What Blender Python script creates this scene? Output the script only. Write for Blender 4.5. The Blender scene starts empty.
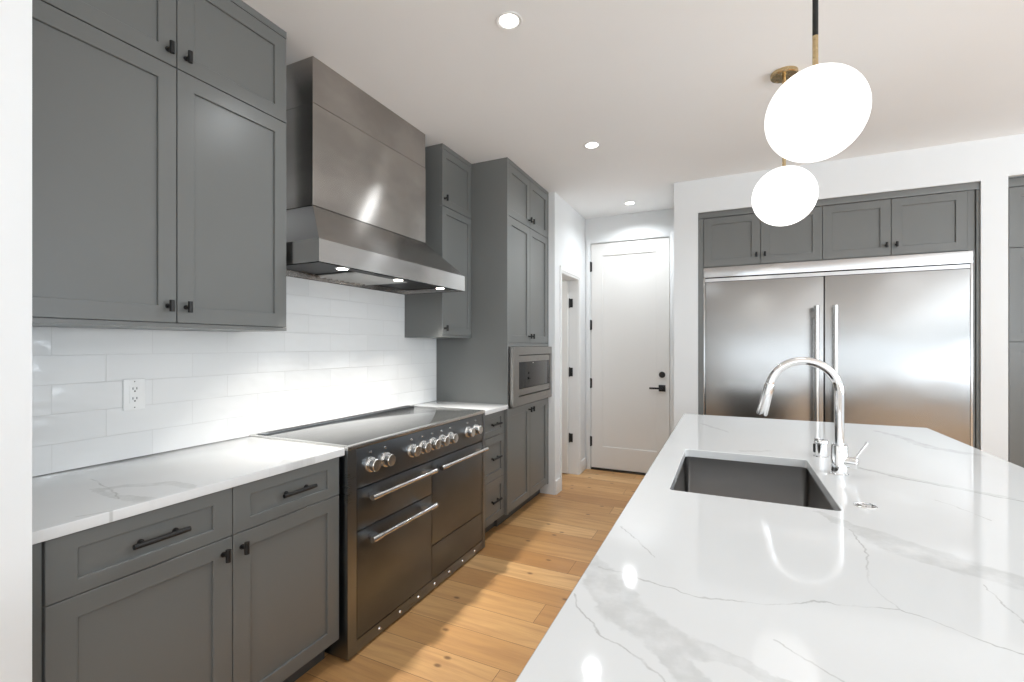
import bpy, bmesh, math, random
from mathutils import Vector, Matrix

random.seed(7)
C = bpy.context.scene.collection
SC = bpy.context.scene
PI = math.pi

# ------------------------------------------------------------------ camera, world, exposure
cam_data = bpy.data.cameras.new('camera')
cam = bpy.data.objects.new('camera', cam_data)
C.objects.link(cam)
cam.location = (0.0, 0.0, 1.35)
cam.rotation_euler = (PI / 2, 0, math.radians(25.0))
cam_data.sensor_width = 36.0
cam_data.lens = 461.0 / 1024.0 * 36.0
cam_data.shift_y = 4.5 / 1024.0
cam_data.clip_start = 0.02
SC.camera = cam

SC.view_settings.view_transform = 'Standard'
SC.view_settings.look = 'None'
SC.view_settings.gamma = 1.0
SC.view_settings.use_curve_mapping = False
SC.view_settings.exposure = 0.24

world = bpy.data.worlds.new('sky')
SC.world = world
world.use_nodes = True
wbg = world.node_tree.nodes['Background']
wbg.inputs['Color'].default_value = (0.90, 0.95, 1.0, 1)
wbg.inputs['Strength'].default_value = 0.9

H_CEIL = 2.74
X_WALL = -2.10
LIGHT_SCALE = 1.0


def area_light(name, loc, rot, sx, sy, energy, color=(1, 1, 1), shape='RECTANGLE', spread=PI):
    l = bpy.data.lights.new(name, 'AREA')
    l.shape = shape
    l.size = sx
    if shape == 'RECTANGLE':
        l.size_y = sy
    l.energy = energy * LIGHT_SCALE
    l.color = color
    l.spread = spread
    o = bpy.data.objects.new(name, l)
    C.objects.link(o)
    o.location = loc
    o.rotation_euler = rot
    return o


# added fill lamps near the unseen windows, tilted up to brighten ceiling and room
area_light('window_fill_right', (4.60, 0.0, 1.45), (0, math.radians(158), 0), 2.4, 5.6, 255, (0.83, 0.92, 1.0))
area_light('window_fill_back', (1.7, -3.10, 1.75), (math.radians(130), 0, 0), 5.6, 2.0, 58, (0.83, 0.92, 1.0))

# ------------------------------------------------------------------ node helpers


class NT:
    def __init__(s, name):
        s.m = bpy.data.materials.new(name)
        s.m.use_nodes = True
        s.t = s.m.node_tree
        s.b = s.t.nodes['Principled BSDF']

    def n(s, typ, **kw):
        nd = s.t.nodes.new(typ)
        for k, v in kw.items():
            setattr(nd, k, v)
        return nd

    def l(s, a, b):
        s.t.links.new(a, b)

    def put(s, sock, v):
        if hasattr(v, 'is_output'):
            s.l(v, sock)
        else:
            sock.default_value = v

    def math(s, op, a, b=0.0, c=None, clamp=False):
        nd = s.n('ShaderNodeMath', operation=op)
        nd.use_clamp = clamp
        s.put(nd.inputs[0], a)
        s.put(nd.inputs[1], b)
        if c is not None:
            s.put(nd.inputs[2], c)
        return nd.outputs[0]

    def vmath(s, op, a, b=(0, 0, 0)):
        nd = s.n('ShaderNodeVectorMath', operation=op)
        s.put(nd.inputs[0], a)
        s.put(nd.inputs[1], b)
        return nd.outputs['Value'] if op in ('DOT_PRODUCT', 'LENGTH', 'DISTANCE') else nd.outputs['Vector']

    def scale(s, a, f):
        nd = s.n('ShaderNodeVectorMath', operation='SCALE')
        s.put(nd.inputs[0], a)
        s.put(nd.inputs['Scale'], f)
        return nd.outputs['Vector']

    def mix(s, f, a, b):
        nd = s.n('ShaderNodeMix', data_type='RGBA')
        s.put(nd.inputs['Factor'], f)
        s.put(nd.inputs['A'], a)
        s.put(nd.inputs['B'], b)
        return nd.outputs['Result']

    def noise(s, vec, scale, detail=2.0, rough=0.5, out='Fac'):
        nd = s.n('ShaderNodeTexNoise')
        s.put(nd.inputs['Vector'], vec)
        nd.inputs['Scale'].default_value = scale
        nd.inputs['Detail'].default_value = detail
        nd.inputs['Roughness'].default_value = rough
        return nd.outputs[out]

    def ramp(s, f, stops):
        nd = s.n('ShaderNodeValToRGB')
        s.put(nd.inputs[0], f)
        cr = nd.color_ramp
        while len(cr.elements) < len(stops):
            cr.elements.new(0.5)
        for e, (p, c) in zip(cr.elements, stops):
            e.position = p
            e.color = c if len(c) == 4 else (*c, 1)
        return nd.outputs[0]

    def mapr(s, v, a, b, c=0.0, d=1.0, smooth=True):
        nd = s.n('ShaderNodeMapRange')
        if smooth:
            nd.interpolation_type = 'SMOOTHSTEP'
        s.put(nd.inputs[0], v)
        for i, q in enumerate((a, b, c, d)):
            nd.inputs[i + 1].default_value = q
        return nd.outputs[0]

    def pos(s):
        return s.n('ShaderNodeNewGeometry').outputs['Position']

    def objc(s):
        return s.n('ShaderNodeTexCoord').outputs['Object']

    def mapping(s, vec, loc=(0, 0, 0), rot=(0, 0, 0), sc=(1, 1, 1)):
        nd = s.n('ShaderNodeMapping')
        s.put(nd.inputs['Vector'], vec)
        nd.inputs['Location'].default_value = loc
        nd.inputs['Rotation'].default_value = rot
        nd.inputs['Scale'].default_value = sc
        return nd.outputs[0]

    def bump(s, h, strength, dist=0.01):
        nd = s.n('ShaderNodeBump')
        s.put(nd.inputs['Height'], h)
        nd.inputs['Strength'].default_value = strength
        nd.inputs['Distance'].default_value = dist
        s.l(nd.outputs[0], s.b.inputs['Normal'])

    def set(s, **kw):
        names = dict(color='Base Color', rough='Roughness', metal='Metallic', spec='Specular IOR Level',
                     aniso='Anisotropic', coat='Coat Weight', coat_rough='Coat Roughness', tangent='Tangent',
                     emit='Emission Color', emit_s='Emission Strength', ior='IOR', trans='Transmission Weight')
        for k, v in kw.items():
            if k in ('color', 'emit') and not hasattr(v, 'is_output') and len(v) == 3:
                v = (*v, 1)
            s.put(s.b.inputs[names[k]], v)
        return s


M = {}


def paint(name, col, rough, bump=0.0, bscale=60):
    t = NT(name)
    p = t.pos()
    n = t.noise(p, 2.5, 3)
    c = t.mix(n, (*[x * 0.985 for x in col], 1), (*[min(1, x * 1.015) for x in col], 1))
    t.set(color=c, rough=rough)
    if bump:
        t.bump(t.noise(p, bscale, 3), bump, 0.002)
    M[name] = t.m
    return t


paint('wall_paint', (0.75, 0.76, 0.76), 0.6, 0.06, 140)
paint('ceiling_paint', (0.885, 0.89, 0.89), 0.8, 0.05, 120)
paint('trim_paint', (0.78, 0.78, 0.77), 0.35)
paint('door_paint', (0.79, 0.775, 0.75), 0.35)
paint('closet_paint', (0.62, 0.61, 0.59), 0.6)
paint('cabinet_paint', (0.152, 0.156, 0.150), 0.30, 0.03, 300)
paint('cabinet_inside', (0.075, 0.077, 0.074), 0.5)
paint('black_metal', (0.006, 0.006, 0.006), 0.5)
paint('black_gap', (0.01, 0.01, 0.01), 0.7)
paint('white_plastic', (0.82, 0.82, 0.81), 0.3)
paint('socket_dark', (0.03, 0.03, 0.03), 0.5)


def steel(name, col, rough, aniso, axis, mott=0.0, streak=0.0, bmp=0.0):
    """brushed steel; axis = the direction along which its highlights smear"""
    t = NT(name)
    p = t.pos()
    ax = {'X': (1, 0, 0), 'Y': (0, 1, 0), 'Z': (0, 0, 1)}[axis]
    perp = [0.6 if a else 1.0 for a in ax]
    # fine brushing runs across the smear direction
    sc = tuple(700.0 if a else 6.0 for a in ax)
    fine = t.noise(t.mapping(p, sc=sc), 1.0, 2)
    big = t.noise(t.mapping(p, rot=(0.3, 0.5, 0.2), sc=(1.0, 1.6, 2.6)), 1.7, 4, 0.55)
    c = t.mix(t.mapr(big, 0.3, 0.75), (*[x * (1 - mott) for x in col], 1), (*[min(1, x * (1 + mott)) for x in col], 1))
    r = t.math('ADD', t.math('MULTIPLY', fine, 0.016), rough - 0.008)
    r = t.math('ADD', r, t.math('MULTIPLY', t.math('SUBTRACT', big, 0.5), streak))
    t.set(color=c, metal=1.0, rough=r, aniso=aniso)
    cx = t.n('ShaderNodeCombineXYZ')
    for i in range(3):
        cx.inputs[i].default_value = ax[i]
    t.set(tangent=cx.outputs[0])
    if bmp:
        t.bump(t.noise(t.mapping(p, sc=(1.5, 1.5, 1.5)), 2.0, 1), bmp, 0.02)
    M[name] = t.m
    return t


steel('hood_steel', (0.44, 0.415, 0.39), 0.25, 1.0, 'Z', 0.16, 0.03)
steel('canopy_steel', (0.56, 0.545, 0.53), 0.21, 1.0, 'Z', 0.05, 0.05)
steel('range_steel', (0.165, 0.178, 0.192), 0.30, 0.7, 'Z', 0.06, 0.06)
steel('range_trim', (0.24, 0.255, 0.27), 0.28, 0.5, 'Z', 0.03, 0.03)
steel('fridge_steel', (0.37, 0.368, 0.362), 0.25, 0.6, 'X', 0.02, 0.02, 0.18)
steel('grille_steel', (0.50, 0.495, 0.49), 0.16, 0.6, 'Z', 0.02, 0.02)
steel('microwave_steel', (0.34, 0.33, 0.315), 0.28, 0.5, 'Z', 0.03, 0.03)
steel('sink_steel', (0.20, 0.19, 0.18), 0.30, 0.6, 'Z', 0.10, 0.05)


def simple_metal(name, col, rough):
    t = NT(name)
    p = t.pos()
    r = t.math('ADD', t.math('MULTIPLY', t.noise(p, 40, 2), 0.04), rough)
    t.set(color=col, metal=1.0, rough=r)
    M[name] = t.m


simple_metal('chrome', (0.86, 0.86, 0.86), 0.03)
simple_metal('satin_chrome', (0.80, 0.80, 0.80), 0.14)
simple_metal('handle_steel', (0.68, 0.67, 0.65), 0.20)
simple_metal('brass', (0.55, 0.42, 0.24), 0.25)
simple_metal('dark_steel', (0.10, 0.098, 0.095), 0.35)
simple_metal('filter_steel', (0.55, 0.54, 0.52), 0.35)

t = NT('black_glass')
t.set(color=(0.012, 0.012, 0.012), rough=0.06, spec=0.6)
t.set(rough=t.math('ADD', 0.05, t.math('MULTIPLY', t.noise(t.pos(), 8, 2), 0.02)))
M['black_glass'] = t.m
t = NT('cooktop_glass')
t.set(color=(0.05, 0.05, 0.048), spec=0.5, ior=2.3)
t.set(rough=t.math('ADD', 0.07, t.math('MULTIPLY', t.noise(t.pos(), 8, 2), 0.04)))
M['cooktop_glass'] = t.m


def emitter(name, col, strength):
    t = NT(name)
    t.set(color=(0.8, 0.8, 0.8), rough=0.4, emit=col, emit_s=strength)
    M[name] = t.m


emitter('lamp_diffuser', (1.0, 0.97, 0.92), 9.0)
emitter('opal_glass', (1.0, 0.99, 0.965), 1.15)
emitter('hood_lens', (1.0, 0.93, 0.82), 12.0)
simple_metal('indicator', (0.7, 0.7, 0.7), 0.2)

# oak floor: planks laid across the aisle (along X)
t = NT('oak_floor')
p = t.pos()
br = t.n('ShaderNodeTexBrick')
br.offset = 0.37
br.offset_frequency = 3
t.l(t.mapping(p, loc=(0.43, 0.06, 0)), br.inputs['Vector'])
br.inputs['Color1'].default_value = (0, 0, 0, 1)
br.inputs['Color2'].default_value = (1, 1, 1, 1)
br.inputs['Mortar'].default_value = (0.5, 0.5, 0.5, 1)
br.inputs['Scale'].default_value = 1.0
br.inputs['Mortar Size'].default_value = 0.0012
br.inputs['Mortar Smooth'].default_value = 0.2
br.inputs['Bias'].default_value = 0.0
br.inputs['Brick Width'].default_value = 1.15
br.inputs['Row Height'].default_value = 0.178
rnd = br.outputs['Color']
rv = t.n('ShaderNodeSeparateColor')
t.l(rnd, rv.inputs[0])
rv = rv.outputs[0]
base = t.ramp(rv, [(0.0, (0.46, 0.235, 0.085)), (0.35, (0.55, 0.305, 0.120)), (0.7, (0.61, 0.355, 0.148)), (1.0, (0.68, 0.42, 0.19))])
off = t.n('ShaderNodeCombineXYZ')
t.l(t.math('MULTIPLY', rv, 37.0), off.inputs[0])
t.l(t.math('MULTIPLY', rv, 11.0), off.inputs[1])
pv = t.vmath('ADD', p, off.outputs[0])
warp = t.noise(t.mapping(pv, sc=(1.2, 5, 1)), 1.0, 2, out='Color')
pw = t.vmath('ADD', pv, t.scale(warp, 0.12))
g1 = t.noise(t.mapping(pw, sc=(2.0, 26, 1)), 1.0, 4, 0.6)
g2 = t.noise(t.mapping(pw, sc=(6, 160, 1)), 1.0, 3, 0.6)
col = t.mix(t.mapr(g1, 0.35, 0.72, 0.0, 0.55), base, (0.36, 0.18, 0.075, 1))
col = t.mix(t.mapr(g2, 0.45, 0.8, 0.0, 0.25), col, (0.33, 0.16, 0.07, 1))
vo = t.n('ShaderNodeTexVoronoi', voronoi_dimensions='2D')
t.l(t.mapping(pv, sc=(1.0, 1.6, 1)), vo.inputs['Vector'])
vo.inputs['Scale'].default_value = 2.4
knot = t.mapr(vo.outputs['Distance'], 0.015, 0.06, 1.0, 0.0)
col = t.mix(t.math('MULTIPLY', knot, 0.75), col, (0.10, 0.045, 0.02, 1))
col = t.mix(br.outputs['Fac'], col, (0.12, 0.055, 0.025, 1))
t.set(color=col, rough=t.math('ADD', 0.30, t.math('MULTIPLY', g1, 0.12)))
t.bump(t.math('SUBTRACT', g2, t.math('MULTIPLY', br.outputs['Fac'], 2.0)), 0.08, 0.002)
M['oak_floor'] = t.m

# glazed white wall tile, long running bond, slightly rippled glaze
t = NT('white_tile')
p = t.pos()
sx = t.n('ShaderNodeSeparateXYZ')
t.l(p, sx.inputs[0])
cx = t.n('ShaderNodeCombineXYZ')
t.l(sx.outputs[1], cx.inputs[0])
t.l(t.math('SUBTRACT', sx.outputs[2], 0.914 - 0.0035), cx.inputs[1])
br = t.n('ShaderNodeTexBrick')
br.offset = 0.5
t.l(cx.outputs[0], br.inputs['Vector'])
br.inputs['Color1'].default_value = (0, 0, 0, 1)
br.inputs['Color2'].default_value = (1, 1, 1, 1)
br.inputs['Mortar'].default_value = (0.5, 0.5, 0.5, 1)
br.inputs['Scale'].default_value = 1.0
br.inputs['Mortar Size'].default_value = 0.0012
br.inputs['Mortar Smooth'].default_value = 0.3
br.inputs['Brick Width'].default_value = 0.305
br.inputs['Row Height'].default_value = 0.1015
rv = t.n('ShaderNodeSeparateColor')
t.l(br.outputs['Color'], rv.inputs[0])
rv = rv.outputs[0]
off = t.n('ShaderNodeCombineXYZ')
t.l(t.math('MULTIPLY', rv, 9.0), off.inputs[2])
pv = t.vmath('ADD', p, off.outputs[0])
h = t.noise(t.mapping(pv, sc=(1, 9, 16)), 1.0, 1, 0.4)
body = t.mix(rv, (0.77, 0.775, 0.77, 1), (0.81, 0.812, 0.805, 1))
t.set(color=t.mix(br.outputs['Fac'], body, (0.73, 0.73, 0.72, 1)), rough=0.10, spec=0.5)
t.bump(t.math('SUBTRACT', t.math('MULTIPLY', h, 1.0), t.math('MULTIPLY', br.outputs['Fac'], 0.5)), 0.6, 0.006)
M['white_tile'] = t.m


# white quartz with drawn veins
def quartz(name, thin, wide):
    t = NT(name)
    p0 = t.pos()
    flat = t.vmath('MULTIPLY', p0, (1, 1, 0))
    w1 = t.vmath('SUBTRACT', t.noise(flat, 7.0, 4, 0.62, out='Color'), (0.5, 0.5, 0.5))
    w2 = t.vmath('SUBTRACT', t.noise(flat, 26.0, 3, 0.6, out='Color'), (0.5, 0.5, 0.5))
    p_thin = t.vmath('MULTIPLY', t.vmath('ADD', flat, t.vmath('ADD', t.scale(w1, 0.035), t.scale(w2, 0.020))), (1, 1, 0))
    p_wide = t.vmath('MULTIPLY', t.vmath('ADD', flat, t.vmath('ADD', t.scale(w1, 0.07), t.scale(w2, 0.035))), (1, 1, 0))

    def seg(P, a, b, w):
        ax, ay = a
        bx, by = b
        d = (bx - ax, by - ay)
        L = d[0] ** 2 + d[1] ** 2
        pa = t.vmath('SUBTRACT', P, (ax, ay, 0))
        k = t.math('MULTIPLY', t.vmath('DOT_PRODUCT', pa, (d[0] / L, d[1] / L, 0)), 1.0, clamp=True)
        q = t.scale((d[0], d[1], 0), k)
        dist = t.vmath('DISTANCE', pa, q)
        if isinstance(w, tuple):
            ww = t.math('MULTIPLY_ADD', k, w[1] - w[0], w[0])
            return t.math('DIVIDE', dist, ww)
        return t.math('DIVIDE', dist, w)

    def lines(P, polys):
        m = None
        for pts, ws in polys:
            for i in range(len(pts) - 1):
                w = (ws[i], ws[i + 1]) if isinstance(ws, (list, tuple)) else ws
                v = seg(P, pts[i], pts[i + 1], w)
                m = v if m is None else t.math('MINIMUM', m, v)
        return m

    base = (0.69, 0.692, 0.687, 1)
    col = t.mix(t.mapr(t.noise(flat, 3.0, 4), 0.35, 0.8, 0.0, 0.12), base, (0.61, 0.61, 0.605, 1))
    dw = lines(p_wide, wide)
    inner = t.noise(flat, 22, 4, 0.6)
    grey = t.mix(t.mapr(inner, 0.3, 0.75), (0.50, 0.50, 0.49, 1), (0.66, 0.66, 0.655, 1))
    mw = t.math('MULTIPLY', t.mapr(dw, 0.8, 1.12, 1.0, 0.0), 0.68)
    col = t.mix(mw, col, grey)
    dt = lines(p_thin, thin)
    brk = t.mapr(t.noise(flat, 14, 3), 0.30, 0.62, 0.12, 0.75)
    mt = t.math('MULTIPLY', t.mapr(dt, 0.1, 1.1, 1.0, 0.0), brk)
    col = t.mix(mt, col, (0.36, 0.355, 0.34, 1))
    t.set(color=col, rough=0.06, spec=0.36)
    M[name] = t.m


quartz('island_quartz',
       thin=[([(-0.23, 0.895), (-0.055, 0.866), (0.007, 0.869), (0.059, 0.878), (0.151, 0.935), (0.258, 0.962), (0.306, 0.935), (0.375, 0.90), (0.50, 0.86)], 0.0024),
             ([(0.262, 1.33), (0.272, 1.217), (0.239, 1.095), (0.232, 1.037), (0.258, 0.962)], 0.0026),
             ([(-0.245, 0.78), (-0.229, 0.746), (-0.168, 0.688), (-0.113, 0.659), (-0.07, 0.62)], 0.0026),
             ([(-0.23, 1.12), (-0.136, 0.984)], 0.0024),
             ([(0.062, 0.782), (0.109, 0.746), (0.14, 0.72)], 0.0022),
             ([(0.424, 1.12), (0.424, 1.005), (0.45, 0.93)], 0.0022),
             ([(0.53, 1.68), (0.60, 1.55)], 0.003),
             ([(0.429, 2.011), (0.506, 1.925), (0.616, 1.851), (0.753, 1.773), (0.95, 1.70)], 0.006)],
       wide=[([(-0.26, 0.93), (-0.21, 0.845), (-0.14, 0.755), (-0.075, 0.715), (0.02, 0.707), (0.14, 0.67)], [0.020, 0.036, 0.042, 0.032, 0.016, 0.012]),
             ([(-0.11, 0.735), (-0.075, 0.685), (-0.035, 0.635), (0.0, 0.58)], [0.024, 0.024, 0.022, 0.02]),
             ([(0.215, 1.43), (0.27, 1.35), (0.345, 1.26), (0.43, 1.19), (0.53, 1.14), (0.75, 1.02)], [0.010, 0.026, 0.052, 0.045, 0.040, 0.05]),
             ([(0.696, 2.917), (0.764, 2.707), (0.79, 2.55), (0.90, 2.45)], [0.014, 0.022, 0.035, 0.022]),
             ([(0.05, 2.12), (0.16, 2.165)], 0.012),
             ([(0.41, 2.02), (0.50, 1.94), (0.62, 1.86), (0.75, 1.80)], [0.010, 0.016, 0.012, 0.006]),
             ([(-0.136, 2.776), (0.005, 2.567)], 0.010)])
quartz('counter_quartz',
       thin=[([(-1.88, 0.78), (-1.696, 0.753), (-1.565, 0.717)], 0.004),
             ([(-1.47, 0.66), (-1.50, 0.60)], 0.003),
             ([(-1.55, 2.95), (-1.75, 2.85), (-1.80, 2.72)], 0.004)],
       wide=[([(-1.74, 0.735), (-1.68, 0.80), (-1.60, 0.865), (-1.50, 0.86)], [0.012, 0.020, 0.024, 0.016]),
             ([(-1.74, 0.735), (-1.60, 0.725), (-1.50, 0.75)], [0.012, 0.014, 0.028]),
             ([(-2.09, 0.905), (-2.06, 1.02)], 0.012),
             ([(-1.49, 1.20), (-1.587, 1.33), (-1.64, 1.39)], [0.022, 0.012, 0.008]),
             ([(-1.46, 1.08), (-1.47, 1.30)], [0.008, 0.014]),
             ([(-2.05, 2.98), (-1.90, 2.90)], 0.02)])

# ------------------------------------------------------------------ mesh helpers


def NB():
    return bmesh.new()


def add_box(bm, x0, x1, y0, y1, z0, z1, bev=0.0, seg=2):
    vs = [bm.verts.new((x, y, z)) for x in (x0, x1) for y in (y0, y1) for z in (z0, z1)]
    idx = [(0, 1, 3, 2), (4, 6, 7, 5), (0, 4, 5, 1), (2, 3, 7, 6), (0, 2, 6, 4), (1, 5, 7, 3)]
    fs = [bm.faces.new([vs[i] for i in f]) for f in idx]
    if bev > 0:
        es = list({e for f in fs for e in f.edges})
        bmesh.ops.bevel(bm, geom=es, offset=bev, segments=seg, affect='EDGES', profile=0.6)
    return bm


def add_prism(bm, pts, axis, a, b):
    """polygon pts in the plane across the axis, pulled from a to b"""
    def mk(p, v):
        if axis == 'x':
            return (v, p[0], p[1])
        if axis == 'y':
            return (p[0], v, p[1])
        return (p[0], p[1], v)
    A = [bm.verts.new(mk(p, a)) for p in pts]
    B = [bm.verts.new(mk(p, b)) for p in pts]
    bm.faces.new(A)
    bm.faces.new(list(reversed(B)))
    n = len(pts)
    for i in range(n):
        bm.faces.new([A[i], B[i], B[(i + 1) % n], A[(i + 1) % n]])
    bmesh.ops.recalc_face_normals(bm, faces=bm.faces)
    return bm


def add_tube(bm, pts, r, n=14, caps=True):
    pts = [Vector(p) for p in pts]
    rs = r if isinstance(r, (list, tuple)) else [r] * len(pts)
    rings = []
    up = None
    for i, p in enumerate(pts):
        if i == 0:
            d = pts[1] - pts[0]
        elif i == len(pts) - 1:
            d = pts[-1] - pts[-2]
        else:
            d = (pts[i + 1] - p).normalized() + (p - pts[i - 1]).normalized()
            if d.length < 1e-6:
                d = pts[i + 1] - p
        d.normalize()
        if up is None:
            up = Vector((0, 0, 1)) if abs(d.z) < 0.9 else Vector((1, 0, 0))
        a = d.cross(up).normalized()
        up = a.cross(d).normalized()
        rings.append([bm.verts.new(p + rs[i] * (math.cos(2 * PI * k / n) * a + math.sin(2 * PI * k / n) * up)) for k in range(n)])
    for i in range(len(rings) - 1):
        for k in range(n):
            bm.faces.new([rings[i][k], rings[i][(k + 1) % n], rings[i + 1][(k + 1) % n], rings[i + 1][k]])
    if caps:
        bm.faces.new(list(reversed(rings[0])))
        bm.faces.new(rings[-1])
    bmesh.ops.recalc_face_normals(bm, faces=bm.faces)
    return bm


def add_lathe(bm, profile, n=32, centre=(0, 0, 0), axis='z'):
    """profile: list of (radius, height)"""
    c = Vector(centre)

    def P(r, h, a):
        u, v = r * math.cos(a), r * math.sin(a)
        if axis == 'z':
            return c + Vector((u, v, h))
        if axis == '-y':
            return c + Vector((u, -h, v))
        return c + Vector((h, u, v))
    rings = []
    for r, h in profile:
        if r < 1e-6:
            rings.append([bm.verts.new(P(0, h, 0))])
        else:
            rings.append([bm.verts.new(P(r, h, 2 * PI * k / n)) for k in range(n)])
    for i in range(len(rings) - 1):
        A, B = rings[i], rings[i + 1]
        for k in range(n):
            k2 = (k + 1) % n
            if len(A) == 1 and len(B) == 1:
                continue
            if len(A) == 1:
                bm.faces.new([A[0], B[k], B[k2]])
            elif len(B) == 1:
                bm.faces.new([A[k], A[k2], B[0]])
            else:
                bm.faces.new([A[k], A[k2], B[k2], B[k]])
    bmesh.ops.recalc_face_normals(bm, faces=bm.faces)
    return bm


def obj(name, bm, mat, parent=None, loc=None, angle=0.6):
    me = bpy.data.meshes.new(name)
    bm.to_mesh(me)
    bm.free()
    me.materials.append(M[mat])
    for p in me.polygons:
        p.use_smooth = True
    me.set_sharp_from_angle(angle=angle)
    o = bpy.data.objects.new(name, me)
    C.objects.link(o)
    if parent is not None:
        o.parent = parent
    if loc is not None:
        o.location = loc
    return o


def thing(name, label, cat, loc=(0, 0, 0), rotz=0.0, group=None, kind=None):
    o = bpy.data.objects.new(name, None)
    o.empty_display_size = 0.1
    C.objects.link(o)
    o.location = loc
    o.rotation_euler = (0, 0, rotz)
    if label:
        o['label'] = label
        o['category'] = cat
    if group:
        o['group'] = group
    if kind:
        o['kind'] = kind
    return o


def tag(o, label, cat, group=None):
    o['label'] = label
    o['category'] = cat
    if group:
        o['group'] = group
    return o


def struct(name, bm, mat, parent=None):
    o = obj(name, bm, mat, parent)
    if parent is None:
        o['kind'] = 'structure'
    return o


def copy_tree(o, parent=None):
    c = o.copy()
    C.objects.link(c)
    if parent is not None:
        c.parent = parent
    for ch in list(o.children):
        copy_tree(ch, c)
    return c


def pieces(name, mat, parent, boxes, bev=0.0):
    for b in boxes:
        bm_ = bmesh.new()
        add_box(bm_, *b, bev)
        obj(name, bm_, mat, parent)


# Local frame of every front-facing unit: x = width, z = up, the front looks along -y.
# rotz = 90 deg turns it to face +X on the left wall (local x runs along world +Y).
R90 = PI / 2


def shaker(name, parent, x0, x1, z0, z1, yf=0.0, th=0.020, fx=0.058, ft=None, fb=None, rec=0.009, mat='cabinet_paint'):
    """five-piece door or drawer front: frame with a flat recessed panel; front face at y = yf"""
    ft = fx if ft is None else ft
    fb = ft if fb is None else fb
    bm = NB()
    e = 0.0013

    def ring(ax0, ax1, az0, az1, y):
        return [bm.verts.new(v) for v in ((ax0, y, az0), (ax1, y, az0), (ax1, y, az1), (ax0, y, az1))]

    def bridge(A, B):
        for k in range(4):
            bm.faces.new([A[k], A[(k + 1) % 4], B[(k + 1) % 4], B[k]])
    ix0, ix1, iz0, iz1 = x0 + fx, x1 - fx, z0 + fb, z1 - ft
    r0 = ring(x0, x1, z0, z1, yf + th)
    r1 = ring(x0, x1, z0, z1, yf + e)
    r2 = ring(x0 + e, x1 - e, z0 + e, z1 - e, yf)
    r3 = ring(ix0 - e, ix1 + e, iz0 - e, iz1 + e, yf)
    r4 = ring(ix0, ix1, iz0, iz1, yf + e)
    r5 = ring(ix0, ix1, iz0, iz1, yf + rec)
    for a, b in ((r0, r1), (r1, r2), (r2, r3), (r3, r4), (r4, r5)):
        bridge(a, b)
    bm.faces.new(r5)
    bm.faces.new(list(reversed(r0)))
    bmesh.ops.recalc_face_normals(bm, faces=bm.faces)
    return obj(name, bm, mat, parent, angle=0.5)


def t_knob(parent, x, z, yf, s=1.0):
    bm = NB()
    add_tube(bm, [(x, yf, z), (x, yf - 0.024 * s, z)], 0.0050 * s, 12)
    add_tube(bm, [(x, yf, z), (x, yf - 0.002, z)], 0.0085 * s, 16)
    add_tube(bm, [(x, yf - 0.026 * s, z - 0.020 * s), (x, yf - 0.026 * s, z + 0.020 * s)], 0.0078 * s, 14)
    return obj('knob', bm, 'black_metal', parent)


def bar_pull(parent, xc, z, yf, length=0.145):
    bm = NB()
    h = length / 2
    add_tube(bm, [(xc - h, yf - 0.025, z), (xc + h, yf - 0.025, z)], 0.0075, 14)
    for s in (-1, 1):
        add_tube(bm, [(xc + s * h * 0.62, yf, z), (xc + s * h * 0.62, yf - 0.025, z)], 0.0048, 12)
        add_tube(bm, [(xc + s * h * 0.62, yf, z), (xc + s * h * 0.62, yf - 0.003, z)], 0.0085, 14)
    return obj('handle', bm, 'black_metal', parent)


# ------------------------------------------------------------------ room shell
bm = NB(); add_box(bm, -3.6, 5.1, -3.6, 5.2, -0.10, 0.0); struct('floor', bm, 'oak_floor')
bm = NB(); add_box(bm, -3.6, 5.1, -3.6, 5.2, H_CEIL, H_CEIL + 0.12); struct('ceiling', bm, 'ceiling_paint')
# left wall behind the cabinets
bm = NB(); add_box(bm, X_WALL - 0.12, X_WALL, 0.478, 3.938, 0, H_CEIL); struct('wall_left', bm, 'wall_paint')
# wall end in the left foreground, standing proud of the cabinet run
bm = NB(); add_box(bm, X_WALL - 0.12, -1.40, -3.6, 0.478, 0, H_CEIL); struct('wall_left_near', bm, 'wall_paint')
# wall beyond the cabinets with the closet doorway
XS, OY0, OY1, OZ = -1.41, 4.115, 4.655, 2.03
bm = NB()
add_box(bm, X_WALL - 0.12, XS, 3.938, OY0 - 0.012, 0, H_CEIL)
add_box(bm, XS - 0.13, XS, OY1 + 0.012, 4.93, 0, H_CEIL)
add_box(bm, XS - 0.13, XS, OY0 - 0.012, OY1 + 0.012, OZ + 0.012, H_CEIL)
struct('wall_left_far', bm, 'wall_paint')
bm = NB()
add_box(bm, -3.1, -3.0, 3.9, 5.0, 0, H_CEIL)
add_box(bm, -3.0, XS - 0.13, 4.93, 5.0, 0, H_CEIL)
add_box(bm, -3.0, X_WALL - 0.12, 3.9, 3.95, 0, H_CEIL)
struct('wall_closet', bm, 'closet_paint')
# door wall at the end of the passage, with the frameless door opening
DY, DX0, DX1, DZ = 4.93, -1.346, -0.530, 2.455
bm = NB()
add_box(bm, XS, DX0 - 0.004, DY, DY + 0.13, 0, H_CEIL)
add_box(bm, DX1 + 0.004, 0.8, DY, DY + 0.13, 0, H_CEIL)
add_box(bm, DX0 - 0.004, DX1 + 0.004, DY, DY + 0.13, DZ + 0.004, H_CEIL)
struct('wall_far', bm, 'wall_paint')
bm = NB(); add_box(bm, DX0 - 0.1, DX1 + 0.1, DY + 0.131, DY + 0.15, 0, DZ + 0.1); struct('door_gap_backing', bm, 'black_gap')  # black sheet added behind the door as the dark of its gaps
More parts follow.
